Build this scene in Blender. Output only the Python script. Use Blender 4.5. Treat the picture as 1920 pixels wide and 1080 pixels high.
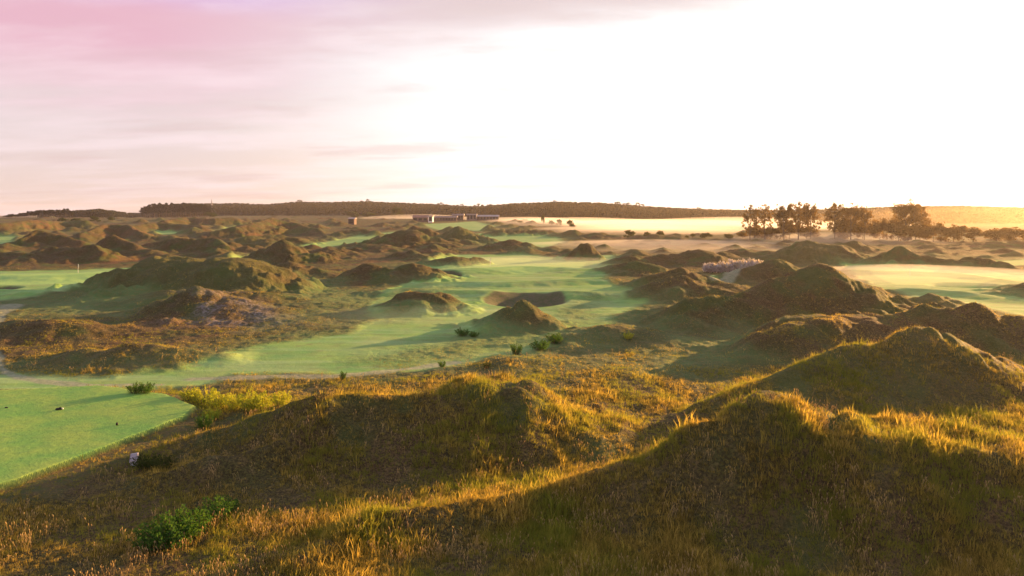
import bpy, math, random
import numpy as np

# ------------------------------------------------------------------ camera, sky, sun, exposure
for o in list(bpy.data.objects):
    bpy.data.objects.remove(o)
scene = bpy.context.scene
col = scene.collection
R = math.radians
F, CX, HY, EYE = 1371.0, 960.0, 397.0, 16.0          # focal length and horizon row in pixels of a 1920 wide frame, eye height

cd = bpy.data.cameras.new('camera')
cam = bpy.data.objects.new('camera', cd)
col.objects.link(cam)
cam.location = (0, 0, EYE)
cam.rotation_euler = (R(90), 0, 0)
cd.sensor_width = 36
cd.lens = 36 * F / 1920
cd.shift_y = -(540 - HY) / 1920
cd.clip_start = 0.3
cd.clip_end = 20000
scene.camera = cam

SUN_AZ, SUN_EL = 51.0, 8.0                            # degrees right of the view axis, above the horizon
sdir = np.array([math.sin(R(SUN_AZ)) * math.cos(R(SUN_EL)), math.cos(R(SUN_AZ)) * math.cos(R(SUN_EL)), math.sin(R(SUN_EL))])
sl = bpy.data.lights.new('sun', 'SUN')
sl.energy = 5.0
sl.angle = R(0.6)
sl.color = (1.0, 0.53, 0.19)
so = bpy.data.objects.new('sun', sl)
col.objects.link(so)
so.rotation_euler = (R(90 - SUN_EL), 0, R(180 - SUN_AZ))

scene.view_settings.view_transform = 'Standard'
scene.view_settings.look = 'None'
scene.view_settings.gamma = 1
scene.view_settings.exposure = 1.93
scene.view_settings.use_curve_mapping = False
scene.render.engine = 'CYCLES'
scene.cycles.use_denoising = True
scene.cycles.max_bounces = 5
scene.cycles.diffuse_bounces = 2
scene.cycles.transmission_bounces = 3
scene.cycles.transparent_max_bounces = 8
scene.cycles.volume_bounces = 0
scene.cycles.sample_clamp_indirect = 4


class NT:
    """small helper to write node graphs"""
    def __init__(s, tree):
        s.t = tree
        s.n = tree.nodes
        s.l = tree.links

    def add(s, typ, **kw):
        n = s.n.new(typ)
        for k, v in kw.items():
            setattr(n, k, v)
        return n

    def put(s, sock, v):
        if isinstance(v, bpy.types.NodeSocket):
            s.l.new(v, sock)
        elif v is not None:
            if hasattr(sock.default_value, '__len__') and not hasattr(v, '__len__'):
                v = (v, v, v, 1)[:len(sock.default_value)]
            if hasattr(v, '__len__') and len(v) == 3 and len(sock.default_value) == 4:
                v = tuple(v) + (1,)
            sock.default_value = v

    def math(s, op, a, b=None, c=None, clamp=False):
        n = s.add('ShaderNodeMath', operation=op, use_clamp=clamp)
        for i, v in enumerate((a, b, c)):
            if v is not None:
                s.put(n.inputs[i], v)
        return n.outputs[0]

    def vmath(s, op, a, b=None):
        n = s.add('ShaderNodeVectorMath', operation=op)
        s.put(n.inputs[0], a)
        if b is not None:
            s.put(n.inputs[1], b)
        return n.outputs['Value'] if op in ('DOT_PRODUCT', 'LENGTH') else n.outputs[0]

    def mix(s, f, a, b, blend='MIX'):
        n = s.add('ShaderNodeMix', data_type='RGBA', blend_type=blend)
        s.put(n.inputs[0], f)
        s.put(n.inputs[6], a)
        s.put(n.inputs[7], b)
        return n.outputs[2]

    def ramp(s, v, lo, hi, smooth=True):
        n = s.add('ShaderNodeMapRange', interpolation_type='SMOOTHSTEP' if smooth else 'LINEAR')
        s.put(n.inputs[0], v)
        s.put(n.inputs[1], lo)
        s.put(n.inputs[2], hi)
        return n.outputs[0]

    def noise(s, vec, scale, detail=4, rough=0.55, out='Fac'):
        n = s.add('ShaderNodeTexNoise')
        s.put(n.inputs['Vector'], vec)
        s.put(n.inputs['Scale'], scale)
        n.inputs['Detail'].default_value = detail
        n.inputs['Roughness'].default_value = rough
        return n.outputs[out]

    def attr(s, name, typ='GEOMETRY', out='Fac'):
        n = s.add('ShaderNodeAttribute', attribute_name=name, attribute_type=typ)
        return n.outputs[out]


def build_world():
    w = bpy.data.worlds.new('World')
    scene.world = w
    w.use_nodes = True
    g = NT(w.node_tree)
    g.n.clear()
    out = g.add('ShaderNodeOutputWorld')
    bg = g.add('ShaderNodeBackground')
    g.l.new(bg.outputs[0], out.inputs[0])
    sky = g.add('ShaderNodeTexSky', sky_type='NISHITA', sun_disc=False)
    sky.sun_elevation = R(SUN_EL)
    sky.sun_rotation = R(SUN_AZ)
    sky.air_density, sky.dust_density, sky.ozone_density = 1.0, 1.5, 1.0
    tc = g.add('ShaderNodeTexCoord')
    d = g.vmath('NORMALIZE', tc.outputs['Generated'])
    sep = g.add('ShaderNodeSeparateXYZ')
    g.l.new(d, sep.inputs[0])
    z = sep.outputs[2]
    # the bright core of the dawn sits on the horizon at the right
    dot = g.vmath('DOT_PRODUCT', d, (math.sin(R(34)), math.cos(R(34)), 0.03))
    # cloud plane coordinates: direction carried up to a layer of high cloud
    zz = g.math('ADD', g.math('MAXIMUM', z, 0.0), 0.10)
    cx = g.math('DIVIDE', sep.outputs[0], zz)
    cy = g.math('DIVIDE', sep.outputs[1], zz)
    cmb = g.add('ShaderNodeCombineXYZ')
    g.put(cmb.inputs[0], g.math('MULTIPLY', cx, 0.42))
    g.put(cmb.inputs[1], g.math('MULTIPLY', cy, 0.9))
    c = cmb.outputs[0]
    n1 = g.noise(c, 0.9, 6, 0.55)
    n2 = g.noise(c, 2.6, 8, 0.62)
    streak = g.math('ADD', g.math('MULTIPLY', n1, 0.6), g.math('MULTIPLY', n2, 0.4))
    streak = g.ramp(streak, 0.42, 0.62)
    # veil colours of the dawn, from the side away from the sun towards it
    far = g.mix(g.ramp(z, 0.0, 0.11), (0.84, 0.66, 0.60), (0.80, 0.67, 0.68))
    far = g.mix(g.ramp(g.math('ADD', z, g.math('MULTIPLY', g.math('SUBTRACT', n2, 0.5), 0.10)), 0.09, 0.21), far, (0.80, 0.47, 0.57))
    far = g.mix(g.ramp(g.math('ADD', z, g.math('MULTIPLY', g.math('SUBTRACT', n1, 0.5), 0.12)), 0.22, 0.30), far, (0.58, 0.38, 0.86))
    mid = g.mix(g.ramp(z, 0.0, 0.20), (1.0, 0.78, 0.64), (0.88, 0.84, 0.83))
    mid = g.mix(g.ramp(z, 0.15, 0.33), mid, (0.78, 0.58, 0.62))
    near = (1.12, 1.12, 1.11)
    zen = (0.58, 0.65, 0.76)
    a = g.mix(g.ramp(dot, 0.45, 0.80), far, mid)
    dots = g.math('SUBTRACT', dot, g.math('MULTIPLY', g.math('SUBTRACT', n2, 0.5), 0.22))
    whiteness = g.ramp(g.math('SUBTRACT', dots, g.math('MULTIPLY', g.ramp(g.math('ADD', z, g.math('MULTIPLY', g.math('SUBTRACT', n2, 0.5), 0.10)), 0.19, 0.28), 0.15)), 0.60, 0.88)
    a = g.mix(whiteness, a, near)
    cloudcol = g.mix(g.ramp(dot, 0.5, 0.95), (1.02, 0.84, 0.88), (1.3, 1.28, 1.25))
    a = g.mix(g.ramp(z, 0.34, 0.62), a, zen)
    a = g.mix(g.math('MULTIPLY', streak, 0.55), a, cloudcol)
    n3 = g.noise(c, 1.4, 7, 0.6)
    dark = g.math('MULTIPLY', g.ramp(n3, 0.5, 0.66), g.math('SUBTRACT', 1.0, g.ramp(dot, 0.84, 0.99)))
    a = g.mix(g.math('MULTIPLY', dark, 0.35), a, (0.70, 0.50, 0.50))
    top = g.math('MULTIPLY', g.ramp(g.math('ADD', z, g.math('MULTIPLY', g.math('SUBTRACT', n2, 0.5), 0.09)), 0.235, 0.285), g.math('SUBTRACT', 1.0, g.ramp(dot, 0.90, 0.975)))
    a = g.mix(g.math('MULTIPLY', top, g.math('MULTIPLY', g.ramp(dot, 0.6, 0.8), 0.75)), a, (0.74, 0.60, 0.59))
    glow = g.math('POWER', g.math('MAXIMUM', dot, 0.0), 40.0)
    a = g.mix(glow, a, (1.5, 1.45, 1.3))
    # away from the view: the same dusk goes on, dimmer behind
    nish = g.mix(1.0, sky.outputs[0], (0.10, 0.10, 0.10), 'MULTIPLY')
    fin = g.mix(0.06, a, nish)
    g.put(bg.inputs[0], fin)
    bg.inputs[1].default_value = 0.285


build_world()

# ------------------------------------------------------------------ noise and terrain
rs = np.random.RandomState(7)
PERM = rs.permutation(512)
GA = rs.rand(512) * 2 * np.pi
GX, GY = np.cos(GA), np.sin(GA)


def perlin(x, y):
    xi = np.floor(x).astype(np.int64)
    yi = np.floor(y).astype(np.int64)
    fx, fy = x - xi, y - yi
    u = fx * fx * fx * (fx * (fx * 6 - 15) + 10)
    v = fy * fy * fy * (fy * (fy * 6 - 15) + 10)

    def gr(ix, iy, dx, dy):
        h = PERM[(PERM[ix & 511] + iy) & 511]
        return GX[h] * dx + GY[h] * dy
    a = gr(xi, yi, fx, fy)
    b = gr(xi + 1, yi, fx - 1, fy)
    c = gr(xi, yi + 1, fx, fy - 1)
    d = gr(xi + 1, yi + 1, fx - 1, fy - 1)
    return (a + (b - a) * u + (c - a) * v + (a - b - c + d) * u * v) * 1.5


def fbm(x, y, sc, octv=4, gain=0.5):
    s, a, f = 0.0, 1.0, 1.0 / sc
    for i in range(octv):
        s = s + a * perlin(x * f + 17.3 * i, y * f - 9.1 * i)
        a *= gain
        f *= 2.03
    return s


def sst(x, a, b):
    t = np.clip((x - a) / (b - a), 0, 1)
    return t * t * (3 - 2 * t)


# skyline of the wooded hills: (px, crest row incl. wood, distance)
SKY = np.array([(-900, 408, 1500), (-100, 409, 1500), (0, 409, 1500), (90, 402, 1500), (150, 397, 1500), (185, 395, 1450), (220, 399, 1500), (240, 402, 1600),
                (262, 401, 2200), (330, 384, 2100), (390, 383, 2100), (440, 383, 2100), (500, 385, 2100), (560, 380, 2100), (620, 381, 2100),
                (680, 379, 2000), (740, 382, 1900), (800, 384, 1900), (860, 388, 1800), (900, 389, 1700), (960, 384, 1600),
                (1050, 381, 1500), (1130, 383, 1450), (1200, 389, 1400), (1290, 394, 1400), (1400, 397, 1400),
                (1500, 397, 1400), (1600, 393, 1400), (1700, 390, 1400), (1800, 389, 1400), (1920, 392, 1400), (2100, 396, 1400), (2900, 398, 1500)], float)


def hills(x, y):
    yy = np.maximum(y, 1.0)
    px = np.clip(CX + F * x / yy, -900, 2900)
    px = np.where(y < 1, np.where(x > 0, 2900, -900), px)
    row = np.interp(px, SKY[:, 0], SKY[:, 1])
    yh = np.interp(px, SKY[:, 0], SKY[:, 2])
    zc = EYE - (row - HY) * yh / F - 11.0            # ground under a 11 m wood
    t = y / yh
    b = base(x, y)
    return np.maximum(zc - b, 0) * sst(t, 0.66, 1.0)


def riseside(x, y):
    return sst(-x, -140, 30) * sst(y, 380, 1050)


def base(x, y):
    px = CX + F * x / np.maximum(y, 1.0)
    drop = np.maximum(y - 1080, 0) * 0.017 * sst(-px, -430, -240)
    return 7.4 * riseside(x, y) - drop + 0.25 * np.sin(x * 0.05 + 1.3) * np.sin(y * 0.043) * sst(y, 60, 120)


def unproj(px, py):
    Y = 100.0
    for i in range(40):
        x = (px - CX) * Y / F
        Yn = (EYE - float(base(np.array(x), np.array(Y)))) * F / max(py - HY, 4.0)
        Y = 0.5 * Y + 0.5 * Yn
    return ((px - CX) * Y / F, Y)


# crests of the hummocks: (px, row of the crest, distance, half width at the foot)
CRESTS = [
    [(560, 1045, 33, 2), (700, 960, 36.5, 2.6), (850, 945, 38, 3), (1000, 925, 39.5, 4), (1180, 850, 40.5, 5.5), (1330, 787, 41, 6.6), (1395, 752, 40.8, 7.4, 0.4), (1450, 746, 40.8, 8, 1.2),
     (1540, 780, 40, 8, 2.0), (1650, 803, 40, 8, 2.4), (1800, 822, 40, 8, 2.4), (1930, 850, 40, 8, 2.4), (2150, 900, 40, 8, 2)],
    [(1340, 745, 56, 4), (1420, 717, 59, 5), (1500, 682, 62, 6), (1600, 642, 65, 8), (1740, 608, 67, 11), (1820, 642, 68, 9), (1900, 685, 68, 8), (2000, 730, 68, 7)],
    [(400, 800, 50, 3), (500, 776, 50, 5), (560, 751, 50, 6), (620, 731, 50, 7.8), (740, 743, 50.5, 7.8), (830, 727, 51.5, 8), (900, 709, 53, 8.5, 1),
     (960, 713, 53, 8.5, 1), (1020, 747, 52, 7.5), (1090, 800, 50, 5.5)],
    [(840, 722, 56.5, 2.5), (880, 705, 57, 3.2), (950, 704, 57.5, 3.6), (1020, 735, 56.5, 3)],
    [(620, 770, 48.5, 3), (540, 815, 46, 3), (450, 852, 44.5, 2.5)],
    [(300, 886, 43, 2.5), (400, 853, 44, 3.6), (470, 872, 44, 3.2), (560, 880, 44.5, 3)],
    [(1250, 600, 102, 5), (1290, 558, 105, 8), (1400, 546, 110, 11), (1460, 516, 114, 14), (1540, 493, 116, 18), (1600, 521, 116, 15), (1650, 551, 114, 10), (1690, 574, 112, 7)],
    [(1690, 590, 90, 6), (1740, 569, 90, 8), (1800, 576, 88, 8), (1830, 562, 88, 9), (1880, 590, 88, 8), (1960, 600, 88, 9), (2100, 600, 88, 9)],
    [(1720, 556, 125, 5), (1745, 548, 125, 6), (1775, 556, 125, 5)],
    [(1390, 655, 79, 4), (1440, 618, 82, 7, 1), (1520, 594, 87, 9, 3), (1620, 592, 90, 9, 3), (1700, 600, 90, 9, 2)],
    [(955, 572, 102, 6), (980, 562, 102, 8.5), (1000, 575, 102, 7)],
    [(745, 549, 120, 4), (770, 546, 121, 8, 1), (815, 546, 121, 8, 1), (835, 560, 118, 4)],
    [(245, 518, 158, 9), (275, 488, 155, 12), (300, 480, 152, 19, 1), (350, 483, 152, 22, 3), (385, 488, 150, 22, 2), (430, 483, 150, 22, 3), (470, 506, 150, 18, 1), (510, 540, 148, 14)],
    [(300, 562, 116, 8), (370, 533, 115, 13), (430, 555, 114, 13), (500, 576, 112, 12), (575, 595, 108, 8)],
    [(230, 556, 128, 9), (320, 545, 128, 16), (450, 545, 128, 18), (560, 565, 126, 16)],
    [(15, 602, 98, 6), (60, 598, 97, 9), (95, 597, 96, 10), (150, 610, 95, 8), (200, 612, 98, 8), (330, 612, 100, 8)],
    [(90, 682, 77, 4), (160, 653, 79, 6), (200, 662, 79, 5), (250, 641, 79, 8), (330, 652, 79, 7), (410, 662, 79, 5)],
    [(495, 480, 228, 10), (515, 458, 235, 15), (530, 450, 236, 19), (560, 468, 236, 15), (590, 482, 236, 12)],
    [(500, 504, 185, 9), (545, 491, 186, 14), (590, 503, 186, 12), (640, 530, 180, 8)],
    [(585, 470, 262, 9), (612, 463, 262, 13), (650, 475, 262, 10)],
    [(650, 470, 300, 12), (680, 456, 300, 16), (722, 459, 300, 18), (760, 470, 298, 15)],
    [(655, 505, 172, 7), (685, 495, 172, 11), (735, 501, 170, 12), (785, 493, 172, 12), (820, 503, 172, 6)],
    [(790, 489, 215, 7), (850, 481, 215, 9), (900, 482, 222, 6)],
    [(690, 455, 340, 10), (720, 444, 342, 16), (748, 432, 345, 23), (775, 430, 345, 23), (815, 444, 345, 18), (860, 460, 340, 10)],
    [(760, 432, 430, 15), (775, 423, 430, 20), (800, 428, 430, 15)],
    [(825, 440, 380, 15), (860, 424, 380, 22), (890, 440, 380, 16), (915, 445, 370, 14)],
    [(925, 462, 310, 9), (955, 447, 312, 14), (985, 453, 312, 12), (1005, 462, 310, 9)],
    [(1015, 466, 300, 8), (1035, 461, 300, 9), (1060, 466, 300, 8)],
    [(1075, 474, 246, 5), (1090, 456, 246, 8), (1102, 456, 246, 8), (1118, 474, 244, 5)],
    [(1045, 437, 455, 12), (1075, 429, 455, 16), (1095, 439, 450, 10), (1123, 435, 440, 16), (1150, 441, 440, 12), (1180, 448, 440, 10)],
    [(930, 430, 470, 12), (990, 430, 480, 18), (1030, 431, 480, 14)],
    [(1195, 447, 420, 9), (1225, 438, 420, 14), (1258, 441, 420, 12), (1275, 449, 415, 8)],
    [(1290, 453, 400, 6), (1311, 448, 405, 9), (1330, 453, 400, 6)],
    [(1365, 458, 380, 6), (1395, 451, 380, 12), (1430, 458, 380, 8)],
    [(1150, 486, 218, 7), (1180, 476, 220, 11), (1210, 480, 222, 9), (1250, 475, 224, 12), (1285, 476, 225, 13), (1312, 466, 226, 17), (1340, 476, 226, 13), (1390, 492, 222, 8)],
    [(1140, 500, 190, 7), (1185, 488, 190, 12), (1230, 496, 188, 9)],
    [(1170, 535, 152, 5), (1225, 513, 155, 9), (1275, 498, 156, 14), (1310, 512, 156, 11), (1370, 532, 150, 7)],
    [(1170, 560, 132, 4), (1235, 527, 138, 9), (1275, 513, 140, 12), (1330, 535, 138, 9), (1380, 548, 134, 6)],
    [(1350, 524, 165, 5), (1410, 497, 170, 12), (1460, 483, 172, 16), (1500, 500, 172, 10)],
    [(1400, 482, 245, 7), (1450, 475, 235, 10), (1480, 460, 235, 14), (1510, 450, 235, 19), (1560, 456, 235, 17), (1605, 482, 228, 9)],
    [(1350, 476, 260, 10), (1390, 465, 265, 12), (1440, 470, 265, 12)],
    [(1560, 462, 290, 10), (1600, 450, 290, 15), (1650, 466, 290, 9)],
    [(1630, 482, 220, 7), (1690, 461, 218, 14), (1730, 478, 214, 9), (1790, 486, 208, 8), (1825, 479, 204, 10), (1870, 488, 200, 8), (1920, 506, 192, 6)],
    [(1740, 474, 330, 12), (1800, 456, 330, 20), (1870, 452, 330, 20), (1960, 448, 330, 20), (2100, 450, 330, 20)],
    [(1880, 545, 140, 8), (1960, 525, 140, 14), (2060, 520, 140, 14)],
    # left field of hummocks
    [(-60, 484, 222, 9), (10, 471, 232, 14), (60, 474, 230, 13), (90, 462, 240, 14), (135, 464, 238, 15), (175, 458, 240, 14), (190, 470, 236, 10)],
    [(180, 458, 265, 12), (213, 439, 270, 18), (235, 450, 268, 15), (270, 466, 262, 14), (330, 482, 250, 10)],
    [(40, 445, 320, 10), (70, 430, 330, 17), (110, 438, 330, 14), (150, 450, 325, 10)],
    [(150, 436, 380, 15), (200, 420, 420, 20), (235, 421, 420, 20), (270, 436, 400, 14)],
    [(280, 455, 300, 10), (330, 446, 300, 15), (370, 447, 300, 14), (400, 445, 300, 14), (425, 458, 290, 8)],
    [(400, 432, 430, 16), (440, 424, 440, 22), (480, 416, 470, 26), (508, 408, 500, 34), (545, 416, 500, 26), (595, 428, 480, 18), (612, 440, 460, 10)],
    [(430, 452, 330, 14), (470, 441, 340, 18), (520, 440, 350, 16), (560, 446, 350, 12)],
    [(640, 432, 470, 12), (680, 428, 480, 12), (705, 432, 470, 12)],
    [(0, 418, 520, 18), (60, 412, 560, 20), (120, 414, 600, 20), (160, 412, 600, 20)],
    [(310, 412, 640, 20), (350, 407, 680, 25), (400, 409, 680, 22), (440, 407, 700, 22)],
    [(240, 424, 520, 14), (290, 416, 560, 18), (350, 420, 560, 16), (380, 424, 540, 12)],
    # low broad swells in front of the valley
    [(1040, 652, 86, 6), (1080, 625, 90, 9), (1145, 607, 93, 12), (1230, 628, 90, 10), (1300, 660, 86, 8)],
    [(860, 705, 74, 5), (970, 669, 77, 8), (1080, 690, 75, 9), (1200, 722, 70, 7)],
    [(1130, 610, 106, 6), (1200, 580, 112, 8), (1250, 575, 112, 8)],
    # gentle terraces of the mown grass
    [(740, 541, 144, 8), (960, 545, 140, 8), (1200, 547, 137, 8)],
    [(800, 528, 157, 6), (950, 528, 157, 6), (1150, 520, 165, 7)],
    [(830, 505, 190, 12), (980, 499, 198, 14), (1120, 504, 192, 12)],
    [(-80, 540, 142, 7), (60, 544, 139, 7), (165, 549, 135, 6)],
    [(-80, 516, 172, 9), (100, 516, 172, 9), (240, 508, 180, 9)],
    [(1600, 505, 190, 8), (1700, 508, 188, 8), (1800, 512, 180, 8), (1930, 530, 160, 8)],
    [(1700, 540, 143, 6), (1800, 545, 139, 6), (1900, 560, 130, 6)],
]
# hollows: (px, row, half width across, half depth, how deep)
HOLLOWS = [(836, 517, 4.3, 7.5, 2.2), (985, 562, 8.0, 10.0, 2.3), (-8, 541, 4.5, 5.5, 2.0), (930, 438, 9, 12, 1.2), (375, 437, 6, 8, 1.5), (1810, 535, 8, 7, 1.5)]

rr = random.Random(11)
SMALL = []
for i in range(1500):
    px = rr.uniform(-500, 2300)
    Y = math.exp(rr.uniform(math.log(240), math.log(1300)))
    if px > 1000 and Y > 520:
        continue
    x = (px - CX) * Y / F
    h = (0.7 + 2.8 * rr.random() ** 1.6) * (1.0 if Y < 500 else (1.35 if Y < 900 else 0.8)) * (0.7 if px > 1000 else 1.0)
    SMALL.append((x, Y, h, h * rr.uniform(2.2, 3.6) + 2))


def prof(t):
    t = np.clip(t, 0, 1)
    return (1 - t ** 1.3) ** 1.95


SEGS = []
N_TERRACE = 7
for cr in CRESTS:
    P = []
    for (px, py, Y, r, *fl) in cr:
        x = (px - CX) * Y / F
        z = EYE - (py - HY) * Y / F
        h = z - float(base(np.array(x), np.array(float(Y))))
        P.append((x, float(Y), max(h, 0.2), r, fl[0] if fl else 0.0))
    SEGS.append(P)


def signed_dist(x, y, poly):
    d = np.full(x.shape, 1e9)
    inside = np.zeros(x.shape, bool)
    n = len(poly)
    for i in range(n):
        ax, ay = poly[i]
        bx, by = poly[(i + 1) % n]
        dx, dy = bx - ax, by - ay
        t = np.clip(((x - ax) * dx + (y - ay) * dy) / (dx * dx + dy * dy + 1e-9), 0, 1)
        d = np.minimum(d, (x - ax - t * dx) ** 2 + (y - ay - t * dy) ** 2)
        c = ((ay > y) != (by > y)) & (x < (bx - ax) * (y - ay) / (by - ay + 1e-12) + ax)
        inside ^= c
    d = np.sqrt(d)
    return np.where(inside, d, -d)


def poly_mask(x, y, polys, soft, wob=0.0, n=None):
    m = np.zeros(x.shape)
    for P in polys:
        Q = [unproj(*p) for p in P]
        xs = [q[0] for q in Q]
        ys = [q[1] for q in Q]
        pad = 6 + soft * 4
        s = (x > min(xs) - pad) & (x < max(xs) + pad) & (y > min(ys) - pad) & (y < max(ys) + pad)
        if not s.any():
            continue
        sf = soft * (1 + sum(ys) / len(ys) / 150)
        d = signed_dist(x[s], y[s], Q)
        if n is not None:
            d = d + wob * n[s]
        m[s] = np.maximum(m[s], sst(d, -sf, sf))
    return m


def line_mask(x, y, line, half, n=None):
    Q = [unproj(*p) for p in line]
    m = np.zeros(x.shape)
    xs = [q[0] for q in Q]
    ys = [q[1] for q in Q]
    s = (x > min(xs) - 8) & (x < max(xs) + 8) & (y > min(ys) - 8) & (y < max(ys) + 8)
    if not s.any():
        return m
    d = np.full(x[s].shape, 1e9)
    for i in range(len(Q) - 1):
        ax, ay = Q[i]
        dx, dy = Q[i + 1][0] - ax, Q[i + 1][1] - ay
        t = np.clip(((x[s] - ax) * dx + (y[s] - ay) * dy) / (dx * dx + dy * dy), 0, 1)
        d = np.minimum(d, np.hypot(x[s] - ax - t * dx, y[s] - ay - t * dy))
    if n is not None:
        d = d + 0.5 * n[s]
    m[s] = sst(-d, -half * 1.4, -half * 0.6)
    return m


FAIR = [
    [(-120, 690), (40, 702), (200, 706), (330, 692), (420, 664), (520, 642), (640, 628), (700, 600), (690, 575), (720, 545), (780, 524), (750, 505), (810, 487),
     (860, 478), (980, 477), (1080, 487), (1160, 495), (1140, 510), (1135, 530), (1190, 545), (1235, 545), (1180, 590), (1110, 620), (1030, 652),
     (950, 668), (850, 690), (790, 694), (640, 700), (520, 698), (440, 703), (380, 722), (0, 742), (-120, 746)],
    [(-120, 512), (150, 506), (255, 501), (240, 520), (160, 550), (60, 560), (-120, 572)],
    [(1565, 490), (1700, 494), (1800, 497), (1900, 516), (2150, 525), (2150, 610), (1920, 592), (1830, 575), (1740, 565), (1660, 545), (1600, 515)],
    [(560, 462), (690, 438), (770, 433), (720, 448), (610, 464)],
    [(790, 421), (890, 415), (930, 424), (900, 434), (830, 432)],
    [(880, 440), (980, 432), (1040, 440), (1060, 455), (1000, 470), (930, 462)],
    [(430, 490), (500, 474), (480, 492)],
    [(-80, 440), (35, 444), (20, 456), (-80, 462)],
    [(290, 434), (370, 431), (385, 435), (300, 440)],
    [(420, 430), (450, 422), (460, 426), (430, 436)],
    [(1310, 518), (1440, 508), (1400, 522), (1340, 532)],
    [(1830, 492), (1950, 484), (1990, 496), (1900, 498)],
    [(1080, 500), (1060, 480), (1150, 478), (1160, 492)],
]
PUTT = [[(800, 500), (860, 485), (980, 483), (1100, 492), (1090, 505), (980, 514), (870, 508)],
        [(-100, 517), (140, 512), (225, 507), (170, 532), (-100, 536)],
        [(1600, 500), (1780, 506), (1880, 525), (1800, 536), (1680, 534)]]
TEE = [[(-260, 760), (0, 744), (185, 736), (310, 752), (368, 776), (345, 797), (30, 918), (-260, 1000)]]
TEEBANK = [[(-300, 745), (0, 734), (200, 728), (340, 742), (395, 775), (365, 806), (250, 860), (100, 930), (-300, 1040)]]
ROUGHISLE = [[(690, 672), (800, 640), (900, 622), (1080, 604), (1000, 642), (900, 664), (760, 682)],
             [(1060, 575), (1110, 560), (1100, 600), (1040, 606)],
             [(725, 600), (730, 560), (760, 545), (830, 543), (820, 562), (770, 590)]]
SEMI = [[(300, 680), (480, 640), (600, 612), (590, 575), (500, 530), (560, 520), (660, 545), (760, 545), (760, 620), (640, 650), (420, 690)],
        [(760, 690), (900, 660), (1060, 610), (1180, 560), (1260, 560), (1250, 600), (1120, 650), (950, 690)],
        [(150, 560), (250, 520), (300, 560), (200, 590), (60, 590), (0, 600), (0, 560)],
        [(1240, 640), (1400, 620), (1420, 680), (1300, 700), (1200, 680)]]
PATHS = [([(360, 712), (520, 705), (620, 706), (700, 699), (790, 688), (850, 680)], 0.9),
         ([(22, 572), (2, 592), (-14, 620), (-16, 655), (0, 690), (40, 708), (90, 717), (170, 724), (300, 722)], 0.5),
         ([(1345, 540), (1370, 528), (1440, 515), (1500, 505)], 1.6),
         ([(-60, 580), (5, 582), (20, 572)], 1.8)]
SCREE = [[(330, 600), (370, 560), (430, 560), (540, 590), (560, 612), (430, 620), (340, 615)]]


def masks(x, y):
    n = fbm(x, y, 6.0, 3)
    near = y < 1300
    X, Y = np.where(near, x, 1e5), np.where(near, y, 1e5)
    mf = mound_field(x, y, SEGS[:-N_TERRACE], 1 + 0.3 * n)
    fair = poly_mask(X, Y, FAIR, 0.7, 1.0, n)
    isle = poly_mask(X, Y, ROUGHISLE, 3.0, 2.5, n)
    fair = fair * (1 - 0.85 * isle) * (1 - sst(mf + 0.25 * n, 0.22, 0.75))
    semi = poly_mask(X, Y, FAIR, 6.0, 4.0, n)
    semi = np.maximum(semi, poly_mask(X, Y, SEMI, 7.0, 5.0, n))
    semi = semi * (1 - 0.9 * sst(mf + 0.5 * n, 0.9, 2.2))
    putt = poly_mask(X, Y, PUTT, 0.3)
    tee = poly_mask(X, Y, TEE, 0.10, 0.12, n)
    bank = poly_mask(X, Y, TEEBANK, 0.8, 0.5, n)
    path = np.zeros(x.shape)
    for L, h in PATHS:
        path = np.maximum(path, line_mask(X, Y, L, h, n))
    scree = poly_mask(X, Y, SCREE, 3.0, 3.0, n)
    bunk = np.zeros(x.shape)
    for (px, py, rx, ry, dp) in HOLLOWS[:3]:
        cx, cy = unproj(px, py)
        t = np.hypot((x - cx) / rx, (y - cy) / ry) * (1 + 0.06 * n)
        bunk = np.maximum(bunk, 1 - sst(t, 0.88, 1.0))
    return dict(semi=semi, fair=fair, putt=putt, tee=tee, bank=bank, path=path, scree=scree, bunk=bunk)


def mound_field(x, y, segs, wob):
    acc = np.zeros(x.shape)
    for P in segs:
        rmax = max(p[3] for p in P) * 1.6
        s = (x > min(p[0] for p in P) - rmax) & (x < max(p[0] for p in P) + rmax) & (y > min(p[1] for p in P) - rmax) & (y < max(p[1] for p in P) + rmax)
        if not s.any():
            continue
        xs, ys, ws = x[s], y[s], wob[s]
        best = np.zeros(xs.shape)
        for i in range(len(P) - 1):
            ax, ay, ah, ar, af = P[i]
            bx, by, bh, br, bf = P[i + 1]
            dx, dy = bx - ax, by - ay
            t = np.clip(((xs - ax) * dx + (ys - ay) * dy) / (dx * dx + dy * dy + 1e-9), 0, 1)
            d = np.hypot(xs - ax - t * dx, ys - ay - t * dy)
            te = t * t * (3 - 2 * t)
            fl = af + (bf - af) * t
            best = np.maximum(best, (ah + (bh - ah) * te) * prof(np.maximum(d - fl, 0) / (ar + (br - ar) * t - 0.5 * fl) * ws))
        acc[s] += best ** 4
    return acc ** 0.25


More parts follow.
